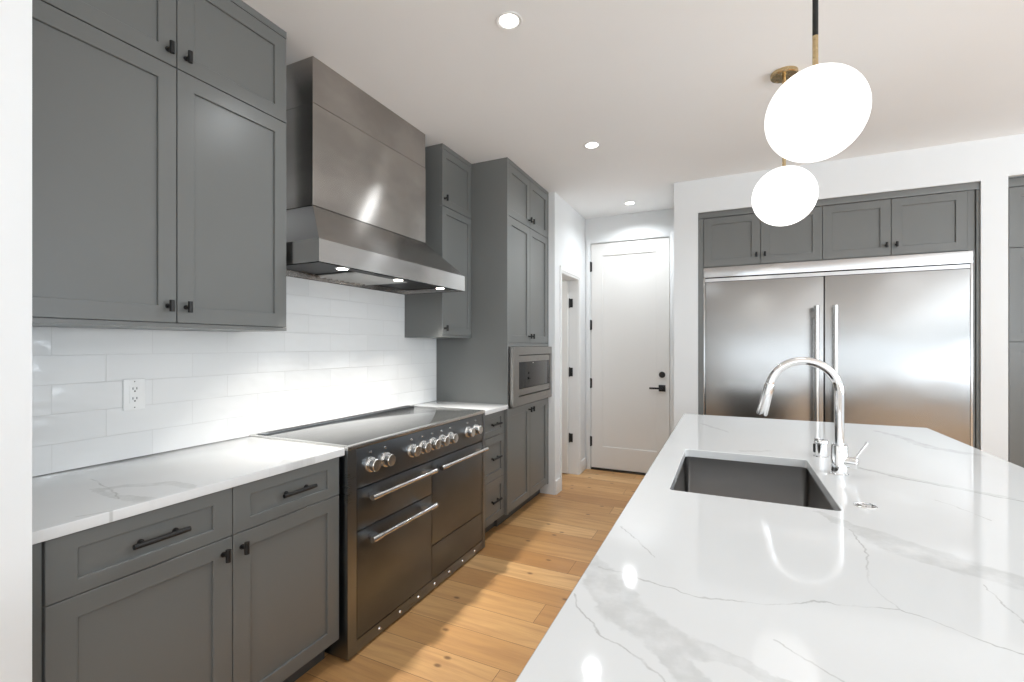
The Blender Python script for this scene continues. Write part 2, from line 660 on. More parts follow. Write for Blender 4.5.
# thick wall around the refrigerator and the pantry, with two recesses
FY = 4.16
FX0, FX1, FZ = -0.220, 1.555, 2.462
PX0, PX1, PZ = 1.690, 3.0, 2.475
bm = NB()
add_box(bm, -0.411, FX0, FY, 4.92, 0, H_CEIL)
add_box(bm, FX0, FX1, FY, 4.92, FZ, H_CEIL)
add_box(bm, FX1, PX0, FY, 4.92, 0, H_CEIL)
add_box(bm, PX0, PX1, FY, 4.92, PZ, H_CEIL)
add_box(bm, PX1, 5.1, FY, 4.92, 0, H_CEIL)
struct('wall_back', bm, 'wall_paint')
# unseen sides of the room, with the windows that light it
bm = NB()
add_box(bm, 5.0, 5.1, -3.6, -2.0, 0, H_CEIL)
add_box(bm, 5.0, 5.1, 3.9, 4.2, 0, H_CEIL)
add_box(bm, 5.0, 5.1, -2.0, 3.9, 0, 0.30)
add_box(bm, 5.0, 5.1, -2.0, 3.9, 2.5, H_CEIL)
struct('wall_right', bm, 'wall_paint')
bm = NB()
add_box(bm, -1.40, -0.8, -3.6, -3.5, 0, H_CEIL)
add_box(bm, 4.5, 5.1, -3.6, -3.5, 0, H_CEIL)
add_box(bm, -0.8, 4.5, -3.6, -3.5, 0, 1.25)
add_box(bm, -0.8, 4.5, -3.6, -3.5, 2.4, H_CEIL)
struct('wall_rear', bm, 'wall_paint')


def window(n, horizontal, a0, a1, z0, z1, at, panes):
    root = thing('window_%d' % n, None, None, kind='structure')
    w = 0.05

    def bx(bm, u0, u1, d0, d1, zz0, zz1):
        if horizontal:
            add_box(bm, u0, u1, at + d0, at + d1, zz0, zz1)
        else:
            add_box(bm, at + d0, at + d1, u0, u1, zz0, zz1)
    bm = NB()
    bx(bm, a0, a1, 0, 0.06, z0, z0 + w)
    bx(bm, a0, a1, 0, 0.06, z1 - w, z1)
    for i in range(panes + 1):
        c = a0 + (a1 - a0 - w) * i / panes
        bx(bm, c, c + w, 0, 0.06, z0 + w, z1 - w)
    obj('window_frame', bm, 'trim_paint', root)
    return root


window(1, False, -2.0, 3.9, 0.30, 2.5, 5.02, 4)
window(2, True, -0.8, 4.5, 1.25, 2.4, -3.58, 4)

# tiled splashback on the left wall
bm = NB(); add_prism(bm, [(0.4790, 0.9145), (3.0635, 0.9145), (3.0635, 1.4055), (2.6645, 1.4055), (2.6645, 1.80), (1.4320, 1.80), (1.4320, 1.4125), (0.4790, 1.4125)], 'x', X_WALL + 0.0005, X_WALL + 0.010)
tag(obj('backsplash', bm, 'white_tile'), 'glossy white long-tile backsplash behind the range and worktops', 'backsplash')

# closet doorway casing and jamb
bm = NB()
J = 0.012
add_box(bm, XS - 0.13, XS, OY0 - J, OY0, 0, OZ)
add_box(bm, XS - 0.13, XS, OY1, OY1 + J, 0, OZ)
add_box(bm, XS - 0.13, XS, OY0 - J, OY1 + J, OZ, OZ + J)
struct('trim_1', bm, 'trim_paint')
bm = NB()
yi0, yi1, zi = OY0 - 0.004, OY1 + 0.004, OZ + 0.004
for (w0, w1, d) in ((0.0, 0.0205, 0.010), (0.020, 0.060, 0.016)):
    k0 = min(w1, 0.042)
    add_prism(bm, [(yi1 + w0, 0), (yi1 + w1, 0), (yi1 + w1, zi + w1), (yi0 - k0, zi + w1), (yi0 - k0, 0), (yi0 - w0, 0), (yi0 - w0, zi + w0), (yi1 + w0, zi + w0)], 'x', XS, XS + d)
struct('trim_2', bm, 'trim_paint')


# open closet door seen through the doorway
def hinge(parent, x0, x1, y0, y1, z, h=0.09):
    bm = NB()
    add_box(bm, x0, x1, y0, y1, z - h / 2, z + h / 2, 0.001)
    add_tube(bm, [(x0, y0, z - h / 2 - 0.004), (x0, y0, z + h / 2 + 0.004)], 0.007, 12)
    return obj('hinge', bm, 'black_metal', parent)


d2 = thing('door_2', None, None, (XS - 0.090, 4.610, 0), kind='structure')
shaker('door_panel', d2, -0.56, -0.010, 0.012, 2.02, 0.0, 0.035, 0.11, 0.12, 0.2, 0.008, 'door_paint')
for z in (1.795, 1.072, 0.381):
    hinge(d2, 0.0, 0.034, 0.0362, 0.0445, z)

area_light('closet_lamp', (-2.45, 4.25, 2.70), (0, 0, 0), 0.25, 0.25, 9.0, (1.0, 0.98, 0.94), 'DISK')

# tall closed door
d1 = thing('door_1', None, None, (DX0, DY + 0.006, 0), kind='structure')
shaker('door_panel', d1, 0.0, DX1 - DX0, 0.022, DZ, 0.0, 0.044, 0.128, 0.135, 0.235, 0.010, 'door_paint')
for z in (2.208, 1.574, 0.940, 0.307):
    bm = NB()
    add_tube(bm, [(-0.002, -0.012, z - 0.055), (-0.002, -0.012, z + 0.055)], 0.0085, 12)
    add_box(bm, -0.016, 0.012, -0.009, -0.0055, z - 0.05, z + 0.05)
    obj('hinge', bm, 'black_metal', d1)
bm = NB()
lx = -0.603 - DX0
add_box(bm, lx - 0.033, lx + 0.033, -0.012, 0.0, 0.912 - 0.033, 0.912 + 0.033, 0.002)
add_tube(bm, [(lx, -0.012, 0.912), (lx, -0.050, 0.912)], 0.010, 14)
add_box(bm, lx - 0.120, lx + 0.010, -0.058, -0.044, 0.903, 0.921, 0.003)
obj('lever_handle', bm, 'black_metal', d1)
bm = NB(); add_tube(bm, [(lx, 0, 1.050), (lx, -0.014, 1.050)], [0.032, 0.030], 24)
obj('deadbolt', bm, 'black_metal', d1)
bm = NB(); add_box(bm, DX0, DX1, DY - 0.004, DY + 0.13, 0.0, 0.012, 0.002); struct('trim_3', bm, 'dark_steel')
bm = NB()
add_box(bm, DX1 + 0.006, DX1 + 0.05, DY - 0.010, DY, 0, DZ + 0.045, 0.002)
add_box(bm, DX0 - 0.05, DX0 - 0.006, DY - 0.010, DY, 0, DZ + 0.045, 0.002)
add_box(bm, DX0 - 0.006, DX1 + 0.006, DY - 0.010, DY, DZ + 0.006, DZ + 0.045, 0.002)
struct('trim_4', bm, 'wall_paint')

# baseboards
def baseboard(name, x0, x1, y0, y1):
    bm = NB()
    add_box(bm, x0, x1, y0, y1, 0, 0.125, 0.003)
    struct(name, bm, 'trim_paint')


baseboard('baseboard_left', XS, XS + 0.015, 3.945, OY0 - 0.046)
baseboard('baseboard_left_far', XS, XS + 0.015, OY1 + 0.066, 4.914)
baseboard('baseboard_far', DX1 + 0.052, 0.6, 4.915, 4.93)
baseboard('baseboard_back', -0.411, FX0 - 0.005, FY - 0.015, FY)
baseboard('baseboard_near', -1.40, -1.385, -3.5, 0.478)

# ------------------------------------------------------------------ wall cabinets, left of the hood
BKW = 0.318     # carcass depth behind a wall door


def carcass(bm, x0, x1, y0, y1, z0, z1):
    add_box(bm, x0, x1, y0, y1, z0, z1, 0.0012, 1)


U = thing('wall_cabinet', 'large grey four-door wall cabinet above the worktop left of the range hood', 'cabinet', (-1.77, 0.4790, 1.414), R90, group='grey shaker kitchen cabinets')
L = 1.430 - 0.479
zt = H_CEIL - 1.414
bm = NB(); carcass(bm, 0, L, 0.020, 0.328, 0, zt - 0.001); obj('body', bm, 'cabinet_paint', U)
pieces('filler_strip', 'cabinet_paint', U, [(0, 0.050, 0.002, 0.020, 0.0, zt - 0.001)])
pieces('rail', 'cabinet_paint', U, [(0.05, L, 0.0, 0.020, zt - 0.031, zt - 0.001), (0.05, L, 0.0, 0.020, 0.0, 0.014)])
mid = 0.981 - 0.479
for k, (a, b) in enumerate(((0.053, mid - 0.0015), (mid + 0.0015, L))):
    lo = shaker('door', U, a, b, 0.0165, 2.3325 - 1.414)
    t_knob(lo, (mid - 0.030) if k == 0 else (mid + 0.030), 1.488 - 1.414, 0.0)
    hi = shaker('door', U, a, b, 2.3360 - 1.414, zt - 0.0335)
    t_knob(hi, (mid - 0.030) if k == 0 else (mid + 0.030), 2.385 - 1.414, 0.0)

# narrow wall cabinet right of the hood
U2 = thing('wall_cabinet', 'narrow grey two-door wall cabinet between range hood and tall cabinet', 'cabinet', (-1.77, 2.666, 1.407), R90, group='grey shaker kitchen cabinets')
L = 3.064 - 2.666
zt = H_CEIL - 1.407
bm = NB(); carcass(bm, 0, L, 0.020, 0.328, 0, zt - 0.001); obj('body', bm, 'cabinet_paint', U2)
pieces('rail', 'cabinet_paint', U2, [(0, L, 0.0, 0.020, zt - 0.031, zt - 0.001), (0.0, L, 0.0, 0.020, 0.0, 0.014)])
lo = shaker('door', U2, 0, L, 0.0165, 2.3125 - 1.407, fx=0.05); t_knob(lo, 0.026, 1.470 - 1.407, 0.0)
hi = shaker('door', U2, 0, L, 2.3160 - 1.407, zt - 0.0335, fx=0.05); t_knob(hi, 0.026, 2.368 - 1.407, 0.0)

# ------------------------------------------------------------------ base cabinets
BX = -1.490
BD = (BX - X_WALL)      # 0.61 total depth
CT = 0.884              # underside of the worktop


def base_box(root, L, x0=0.0):
    bm = NB()
    add_box(bm, x0, L, 0.020, BD - 0.002, 0.098, CT - 0.001)
    obj('body', bm, 'cabinet_paint', root)
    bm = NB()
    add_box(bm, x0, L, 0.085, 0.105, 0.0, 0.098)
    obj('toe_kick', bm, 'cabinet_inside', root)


B1 = thing('base_cabinet', 'grey base cabinet with two drawers over two doors, left of the range', 'cabinet', (BX, 0.4790, 0), R90, group='grey shaker kitchen cabinets')
L = 1.462 - 0.479
base_box(B1, L)
bm = NB(); add_box(bm, 0, 0.050, 0.010, 0.020, 0.098, CT - 0.001); obj('filler_strip', bm, 'cabinet_paint', B1)
mid = 0.997 - 0.479
for k, (a, b) in enumerate(((0.053, mid - 0.0015), (mid + 0.0015, L))):
    dr = shaker('drawer', B1, a, b, 0.7195, 0.8775, ft=0.040, fb=0.040, fx=0.062)
    bar_pull(dr, (a + b) / 2 + (0.012 if k == 0 else 0.016), 0.799, 0.0)
    d = shaker('door', B1, a, b, 0.106, 0.7165, fx=0.062, ft=0.056)
    t_knob(d, (mid - 0.032) if k == 0 else (mid + 0.032), 0.668, 0.0)

TY0 = 3.066
B2 = thing('drawer_cabinet', 'grey three-drawer base cabinet between the range and the tall cabinet', 'cabinet', (BX, 2.712, 0), R90, group='grey shaker kitchen cabinets')
L = TY0 - 0.002 - 2.712
base_box(B2, L)
for (z0, z1, f) in ((0.712, 0.8775, 0.040), (0.404, 0.709, 0.052), (0.106, 0.401, 0.052)):
    dr = shaker('drawer', B2, 0.002, L - 0.002, z0, z1, ft=f, fb=f, fx=0.052)
    bar_pull(dr, L / 2 + 0.015, (z0 + z1) / 2, 0.0, 0.13)

# worktops
bm = NB(); add_box(bm, X_WALL, -1.470, 0.4785, 1.4735, CT, 0.914, 0.0025)
tag(obj('countertop', bm, 'counter_quartz'), 'white veined quartz countertop left of the range', 'countertop', 'white quartz countertops')
bm = NB(); add_box(bm, X_WALL, -1.460, 2.7065, 3.0640, CT, 0.914, 0.0025)
tag(obj('countertop', bm, 'counter_quartz'), 'short white quartz countertop between range and tall cabinet', 'countertop', 'white quartz countertops')

# ------------------------------------------------------------------ tall cabinet with microwave
TX = -1.468
TL = 3.934 - TY0
T = thing('tall_cabinet', 'tall grey cabinet tower that houses the built-in microwave', 'cabinet', (TX, TY0, 0), R90, group='grey shaker kitchen cabinets')
TD = TX - X_WALL - 0.002
MZ0, MZ1 = 0.890, 1.340
pieces('side_panel', 'cabinet_paint', T, [(0, 0.019, 0.0, TD, 0.098, H_CEIL - 0.001), (TL - 0.022, TL, 0.0, TD, 0.098, H_CEIL - 0.001)], 0.001)
pieces('body', 'cabinet_paint', T, [(0.019, TL - 0.022, 0.020, TD, 0.098, MZ0 - 0.012), (0.019, TL - 0.022, 0.020, TD, MZ1 + 0.010, H_CEIL - 0.001)])
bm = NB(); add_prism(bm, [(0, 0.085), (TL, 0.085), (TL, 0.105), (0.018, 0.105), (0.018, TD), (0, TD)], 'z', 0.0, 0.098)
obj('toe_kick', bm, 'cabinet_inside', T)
pieces('rail', 'cabinet_paint', T, [(0.019, TL - 0.022, 0.0, 0.0195, H_CEIL - 0.030, H_CEIL - 0.001), (0.019, TL - 0.022, 0.0, 0.0195, 1.342, 1.368)])
x0, x1 = 0.0205, TL - 0.0235
mid = (x0 + x1) / 2
for k, (a, b) in enumerate(((x0, mid - 0.0015), (mid + 0.0015, x1))):
    kx = mid - 0.028 if k == 0 else mid + 0.028
    d = shaker('door', T, a, b, 0.106, MZ0 - 0.014); t_knob(d, kx, MZ0 - 0.062, 0.0)
    d = shaker('door', T, a, b, 1.371, 2.3145); t_knob(d, kx, 1.425, 0.0)
    d = shaker('door', T, a, b, 2.3180, H_CEIL - 0.0325); t_knob(d, kx, 2.372, 0.0)

# built-in microwave, its trim kit standing proud of the tower
mw = thing('microwave', 'stainless built-in microwave with dark window set in the tall cabinet', 'microwave', (TX, TY0, 0), R90)
bm = NB()
add_box(bm, 0.03, TL - 0.03, 0.0005, 0.42, MZ0 + 0.012, MZ1 - 0.012)
obj('body', bm, 'dark_steel', mw)
ya, yb = -0.034, 0.0


def frame_mesh(x0, x1, z0, z1, l, r, b, t_, y0, y1):
    bm_ = NB()
    ri = []
    for (y, d) in ((y1, 0), (y0, 0)):
        ri.append([bm_.verts.new(v) for v in ((x0, y, z0), (x1, y, z0), (x1, y, z1), (x0, y, z1))])
    for y in (y0, y1):
        ri.append([bm_.verts.new(v) for v in ((x0 + l, y, z0 + b), (x1 - r, y, z0 + b), (x1 - r, y, z1 - t_), (x0 + l, y, z1 - t_))])
    ri.append(ri[0])
    for A_, B_ in zip(ri[:-1], ri[1:]):
        for k_ in range(4):
            bm_.faces.new([A_[k_], A_[(k_ + 1) % 4], B_[(k_ + 1) % 4], B_[k_]])
    bmesh.ops.recalc_face_normals(bm_, faces=bm_.faces)
    return bm_


obj('trim_kit', frame_mesh(0.030, TL - 0.012, MZ0, MZ1, 0.105, 0.040, 0.068, 0.062, ya, yb - 0.0005), 'microwave_steel', mw)
mdr = obj('door', frame_mesh(0.139, TL - 0.056, MZ0 + 0.076, MZ1 - 0.070, 0.006, 0.006, 0.048, 0.048, ya + 0.004, -0.006), 'microwave_steel', mw)
bm = NB(); add_box(bm, 0.145, TL - 0.062, ya + 0.008, -0.008, MZ0 + 0.124, MZ1 - 0.118, 0.001)
obj('window', bm, 'black_glass', mdr)
bm = NB(); add_box(bm, 0.42, 0.45, ya + 0.0065, ya + 0.0085, MZ1 - 0.133, MZ1 - 0.127); obj('badge', bm, 'handle_steel', mdr)

# ------------------------------------------------------------------ range cooker
RX, RY0, RY1 = -1.458, 1.478, 2.703
RW = RY1 - RY0
RG = thing('range_cooker', 'wide stainless electric range with nine knobs and three oven fronts', 'range', (RX, RY0, 0), R90)
RD = RX - X_WALL - 0.012
bm = NB()
P0 = 0.052   # post width
add_prism(bm, [(0, 0), (P0, 0), (P0, 0.028), (RW - 0.036, 0.028), (RW - 0.036, 0), (RW, 0), (RW, RD), (0, RD)], 'z', 0.012, 0.9018)
obj('body', bm, 'range_trim', RG)
bm = NB(); add_box(bm, P0, RW - 0.036, 0.002, 0.0275, 0.012, 0.066, 0.002)
pl = obj('plinth', bm, 'range_trim', RG)
for i in range(7):
    x = 0.20 + i * 0.148
    bm = NB(); add_tube(bm, [(x, 0.002, 0.038), (x, -0.003, 0.038)], [0.0085, 0.006], 14)
    obj('vent_glint', bm, 'chrome', pl)  # chrome studs stand in for glints at the vent holes
for fx_ in (0.06, RW - 0.06):
    for fy in (0.08, RD - 0.08):
        bm = NB()
        add_tube(bm, [(fx_, fy, 0.0), (fx_, fy, 0.013)], 0.022, 14)
        obj('foot', bm, 'black_metal', RG)
# control panel
bm = NB(); add_box(bm, P0 + 0.002, RW - 0.038, 0.001, 0.0275, 0.7255, 0.900, 0.0015)
cp = obj('control_panel', bm, 'range_steel', RG)
kx = [1.612, 1.712, 1.912, 2.003, 2.094, 2.183, 2.272, 2.472, 2.568]
for k in kx:
    x = k - RY0 + 0.002
    z = 0.814
    bm = NB()
    add_lathe(bm, [(0, 0), (0.037, 0), (0.037, 0.004), (0.033, 0.012), (0.026, 0.014), (0.026, 0.018)], 32, (x, 0.001, z), '-y')
    kb = obj('knob', bm, 'handle_steel', cp)
    bm = NB()
    add_lathe(bm, [(0, 0.018), (0.0235, 0.018), (0.0235, 0.021), (0.0275, 0.022), (0.0275, 0.040), (0.025, 0.043), (0.0, 0.044)], 32, (x, 0.001, z), '-y')
    obj('dial', bm, 'handle_steel', kb)
    bm = NB()
    add_lathe(bm, [(0, 0), (0.0065, 0), (0.0055, 0.004), (0, 0.005)], 12, (x, 0.001, z + 0.056), '-y')
    obj('indicator', bm, 'indicator', cp)


def rail(parent, xa, xb, z, yf=0.0):
    bm = NB()
    yh = yf - 0.050
    add_tube(bm, [(xa, yh, z), (xb, yh, z)], 0.0105, 18)
    hp = obj('handle', bm, 'handle_steel', parent)
    for s, xe in ((1, xa), (-1, xb)):
        bm = NB()           # cast bracket at each end
        add_tube(bm, [(xe - s * 0.004, yh, z), (xe + s * 0.055, yh, z)], 0.0135, 18)
        add_prism(bm, [(xe + s * 0.004, yh), (xe + s * 0.050, yh), (xe + s * 0.060, yf), (xe + s * 0.022, yf)], 'z', z - 0.009, z + 0.009)
        obj('bracket', bm, 'handle_steel', hp)


MX = 2.095 - RY0
xl, xr = P0 + 0.004, RW - 0.040


def rfront(name, x0, x1, z0, z1):
    bm = NB()
    add_box(bm, x0, x1, 0.001, 0.0275, z0, z1, 0.0018)
    return obj(name, bm, 'range_steel', RG)


f = rfront('oven_door', xl, MX - 0.002, 0.541, 0.7195); rail(f, xl + 0.042, MX - 0.038, 0.682)
f = rfront('oven_door', xl, MX - 0.002, 0.0715, 0.5365); rail(f, xl + 0.042, MX - 0.038, 0.497)
f = rfront('oven_door', MX + 0.002, xr, 0.256, 0.7195); rail(f, MX + 0.022, xr - 0.030, 0.682)
rfront('storage_drawer', MX + 0.002, xr, 0.0715, 0.2515)
# cooktop: stainless rim, black glass and rear vent rail
bm = NB()
add_box(bm, 0, RW, -0.001, 0.020, 0.902, 0.9205, 0.003)
add_box(bm, 0, 0.020, 0.020, RD, 0.902, 0.9205, 0.002)
add_box(bm, RW - 0.020, RW, 0.020, RD, 0.902, 0.9205, 0.002)
add_box(bm, 0.020, RW - 0.020, RD - 0.020, RD, 0.902, 0.9205, 0.002)
add_box(bm, 0.020, RW - 0.020, 0.020, RD - 0.020, 0.902, 0.912)
obj('cooktop_rim', bm, 'handle_steel', RG)
bm = NB(); add_box(bm, 0.021, RW - 0.021, 0.021, RD - 0.085, 0.9125, 0.9190, 0.001)
g = obj('cooktop', bm, 'cooktop_glass', RG)
bm = NB()
add_box(bm, 0.03, RW - 0.03, RD - 0.075, RD - 0.024, 0.9125, 0.9240, 0.002)
vr = obj('rear_vent', bm, 'range_trim', RG)
pieces('vent_slot', 'black_gap', vr, [(0.06, RW - 0.06, RD - 0.066 + i * 0.020, RD - 0.058 + i * 0.020, 0.9241, 0.9250) for i in range(2)])

# ------------------------------------------------------------------ range hood
HY0, HY1 = 1.446, 2.6635
CY0, CY1 = 1.598, 2.508
hood = thing('range_hood', 'large stainless steel chimney range hood hanging above the range', 'range hood', (X_WALL, 2.0555, 1.712))
ox, oy, oz = X_WALL, 2.0555, 1.712


def hl(x, y, z):
    return (x - ox, y - oy, z - oz)


HX, CX = -1.590, -1.797
ZB, ZT, ZC = 1.713, 1.812, 2.020
bm = NB()
add_box(bm, 0.001, CX - ox, CY0 - oy, CY1 - oy, ZC - oz + 0.004, 2.515 - oz, 0.0012, 1)
add_box(bm, 0.001, CX - ox - 0.001, CY0 - oy + 0.001, CY1 - oy - 0.001, 2.5165 - oz, H_CEIL - oz - 0.001, 0.0012, 1)
obj('chimney', bm, 'hood_steel', hood)
bm = NB()
lo4 = [hl(X_WALL + 0.0115, HY0, ZB), hl(HX, HY0, ZB), hl(HX, HY1, ZB), hl(X_WALL + 0.0115, HY1, ZB)]
mi4 = [hl(X_WALL + 0.0115, HY0, ZT), hl(HX, HY0, ZT), hl(HX, HY1, ZT), hl(X_WALL + 0.0115, HY1, ZT)]
up4 = [hl(X_WALL + 0.001, CY0 - 0.001, ZC), hl(CX + 0.001, CY0 - 0.001, ZC), hl(CX + 0.001, CY1 + 0.001, ZC), hl(X_WALL + 0.001, CY1 + 0.001, ZC)]
wt = 0.018  # lip width of the underside
in4 = [hl(X_WALL + 0.03, HY0 + wt, ZB), hl(HX - wt, HY0 + wt, ZB), hl(HX - wt, HY1 - wt, ZB), hl(X_WALL + 0.03, HY1 - wt, ZB)]
in5 = [(v[0], v[1], v[2] + 0.055) for v in in4]
rings = [[bm.verts.new(v) for v in r_] for r_ in (in5, in4, lo4, mi4, up4)]
for A, B in zip(rings[:-1], rings[1:]):
    for k in range(4):
        bm.faces.new([A[k], A[(k + 1) % 4], B[(k + 1) % 4], B[k]])
bm.faces.new(rings[-1])
bm.faces.new(list(reversed(rings[0])))
bmesh.ops.recalc_face_normals(bm, faces=bm.faces)
obj('canopy', bm, 'canopy_steel', hood, angle=0.2)
bm = NB()
for k in range(3):
    ya = HY0 + 0.025 + k * 0.3925
    yb = ya + 0.383
    fr = ox + 0.045
    add_box(bm, fr - ox, -1.700 - ox, ya - oy, ya + 0.012 - oy, 0.026, 0.044)
    add_box(bm, fr - ox, -1.700 - ox, yb - 0.012 - oy, yb - oy, 0.026, 0.044)
    if k != 1:
        add_box(bm, fr - ox, -1.700 - ox, ya + 0.012 - oy, yb - 0.012 - oy, 0.030, 0.042)
        obj('recess_shade', bm, 'black_metal', hood)  # flat black side bays, the dark of the recess put into the colour
        bm = NB()
        continue
    n = 9
    for i in range(n):
        yy = ya + 0.016 + (yb - ya - 0.032) * i / (n - 1)
        add_prism(bm, [(yy - 0.010 - oy, 0.044), (yy - 0.013 - oy, 0.034), (yy - oy, 0.014), (yy + 0.013 - oy, 0.034), (yy + 0.010 - oy, 0.044), (yy - oy, 0.028)], 'x', fr - ox, -1.700 - ox)
    obj('baffle_filter', bm, 'filter_steel', hood)
    bm = NB()
bm.free()
bm = NB(); add_box(bm, -1.698 - ox, -1.609 - ox, HY0 + 0.019 - oy, HY1 - 0.019 - oy, 0.008, 0.054); obj('lamp_rail', bm, 'black_metal', hood)  # rail coloured black as the dark of the recess behind the lip
for yy in (1.640, 2.050, 2.462):
    bm = NB(); add_lathe(bm, [(0.0, 0.0), (0.026, 0.0), (0.034, 0.003), (0.034, 0.008), (0, 0.008)], 24, (-1.652 - ox, yy - oy, 0.0)); hp = obj('lamp', bm, 'chrome', hood)
    bm = NB(); add_lathe(bm, [(0.0, -0.0015), (0.025, -0.0015), (0.025, 0.0)], 24, (-1.652 - ox, yy - oy, 0.0)); obj('lens', bm, 'hood_lens', hp)
    area_light('hood_lamp', (-1.652, yy, ZB - 0.006), (0, 0, 0), 0.045, 0.045, 3.3, (1.0, 0.965, 0.91), 'DISK', math.radians(95))

# ------------------------------------------------------------------ wall socket
so = thing('wall_outlet', 'white double power outlet on the tiled backsplash', 'outlet', (X_WALL + 0.010, 1.003, 1.160), R90)
bm = NB(); add_box(bm, -0.037, 0.037, -0.006, 0.0, -0.060, 0.060, 0.003); obj('cover_plate', bm, 'white_plastic', so)
bm = NB(); add_box(bm, -0.017, 0.017, -0.0075, -0.006, -0.034, 0.034, 0.001); rc = obj('receptacle', bm, 'white_plastic', so)
for dz in (-0.018, 0.020):
    pieces('socket_slot', 'socket_dark', rc, [(dx - 0.0014, dx + 0.0014, -0.0080, -0.0074, dz - 0.001, dz + 0.008) for dx in (-0.0065, 0.0065)])
    bm = NB(); add_tube(bm, [(0, -0.0074, dz - 0.007), (0, -0.0080, dz - 0.007)], 0.0029, 10); obj('socket_slot', bm, 'socket_dark', rc)
for dz in (-0.050, 0.050):
    bm = NB(); add_tube(bm, [(0, -0.0058, dz), (0, -0.0064, dz)], 0.0022, 10); obj('screw', bm, 'socket_dark', so)

# ------------------------------------------------------------------ refrigerator and the cabinet above
FRY = 4.180
ZF_TOP = 1.998
fr = thing('refrigerator', 'wide built-in stainless refrigerator and freezer pair with tall tubular handles', 'refrigerator', (0, FRY, 0))
fl, fR_, fm = -0.178, 1.521, 0.669
bm = NB(); add_box(bm, fl + 0.02, fR_ - 0.02, 0.035, 0.66, 0.02, ZF_TOP - 0.003); obj('body', bm, 'dark_steel', fr)
bm = NB()
add_box(bm, fl, fR_, -0.004, 0.034, 1.915, ZF_TOP, 0.002)
obj('top_grille', bm, 'grille_steel', fr)
pieces('lower_grille', 'grille_steel', fr, [(fl + 0.014, fR_ - 0.014, 0.002, 0.034, 1.880, 1.907)])
bm = NB(); add_box(bm, fl + 0.014, fR_ - 0.014, 0.012, 0.034, 1.9071, 1.9149); obj('vent_gap', bm, 'black_gap', fr)
pieces('side_trim', 'grille_steel', fr, [(fl, fl + 0.013, -0.002, 0.034, 0.10, 1.9148), (fR_ - 0.013, fR_, -0.002, 0.034, 0.10, 1.9148)], 0.001)
bm = NB(); add_box(bm, fl, fR_, 0.02, 0.034, 0.0, 0.098); obj('kick_plate', bm, 'dark_steel', fr)
for (a, b, hx) in ((fl + 0.016, fm - 0.004, 0.613), (fm + 0.004, fR_ - 0.016, 0.731)):
    bm = NB(); add_box(bm, a, b, -0.006, 0.034, 0.104, 1.876, 0.004)
    d = obj('door', bm, 'fridge_steel', fr)
    bm = NB(); add_tube(bm, [(hx, -0.062, 0.46), (hx, -0.062, 1.640)], 0.0165, 20)
    hh = obj('handle', bm, 'handle_steel', d)
    for z, ze in ((0.50, 0.449), (1.590, 1.640)):
        bm = NB()
        add_prism(bm, [(hx - 0.014, -0.062), (hx + 0.014, -0.062), (hx + 0.012, -0.006), (hx - 0.012, -0.006)], 'z', z - 0.022, z + 0.022)
        add_tube(bm, [(hx, -0.062, min(z, ze)), (hx, -0.062, max(z, ze + 0.011))], 0.0185, 20)
        obj('bracket', bm, 'handle_steel', hh)

fc = thing('fridge_cabinet', 'grey four-door cabinet and side panels framing the top of the refrigerator', 'cabinet', (0, FRY, 2.0), group='grey shaker kitchen cabinets')
bm = NB()
add_box(bm, FX0 + 0.002, fR_ + 0.012, 0.021, 0.62, 0.001, FZ - 2.0 - 0.001)
obj('body', bm, 'cabinet_paint', fc)
bm = NB()
add_box(bm, FX0 + 0.001, FX0 + 0.040, -0.001, 0.021, 0.001 - 2.0, 0.4125)
obj('left_stile', bm, 'cabinet_paint', fc)
pieces('right_stile', 'cabinet_paint', fc, [(1.497, fR_ + 0.012, 0.006, 0.021, 0.001, FZ - 2.0 - 0.001)])
pieces('side_panel', 'cabinet_paint', fc, [(fR_ + 0.001, fR_ + 0.012, 0.002, 0.60, -2.0, 0.0), (fR_ + 0.016, FX1 - 0.001, -0.006, 0.60, -2.0, 0.412)])
bm = NB(); add_box(bm, FX0 + 0.001, FX1 - 0.001, -0.010, 0.0205, 2.413 - 2.0, FZ - 2.0 - 0.001, 0.001)
obj('valance', bm, 'cabinet_paint', fc)
xs = [FX0 + 0.042, 0.243, 0.658, 1.076, 1.496]
for k in range(4):
    d = shaker('door', fc, xs[k] + 0.0015, xs[k + 1] - 0.0015, 0.004, 0.410, fx=0.062, ft=0.056, fb=0.062)
    kx_ = xs[1] if k < 2 else xs[3]
    t_knob(d, kx_ - 0.030 if k % 2 == 0 else kx_ + 0.030, 0.077, 0.0, 0.95)

pc = thing('pantry_cabinet', 'grey full-height pantry cabinet in the recess at the far right', 'cabinet', (PX0, FRY + 0.015, 0), group='grey shaker kitchen cabinets')
PW = PX1 - PX0
bm = NB(); add_box(bm, 0.001, PW - 0.001, 0.021, 0.62, 0.098, PZ - 0.001); obj('body', bm, 'cabinet_paint', pc)
bm = NB(); add_box(bm, 0.001, PW - 0.001, 0.075, 0.095, 0, 0.098); obj('toe_kick', bm, 'cabinet_inside', pc)
bm = NB(); add_box(bm, 0.001, PW - 0.001, -0.004, 0.0205, 2.408, PZ - 0.014, 0.001); obj('valance', bm, 'cabinet_paint', pc)
for k in range(3):
    a = 0.018 + k * (PW - 0.02) / 3
    b = 0.018 + (k + 1) * (PW - 0.02) / 3 - 0.003
    for (z0, z1, kz) in ((0.106, 1.372, 1.30), (1.376, 1.999, 1.43), (2.003, 2.404, 2.06)):
        d = shaker('door', pc, a, b, z0, z1, fx=0.060)
        if z0 > 0:
            t_knob(d, b - 0.03, kz, 0.0)

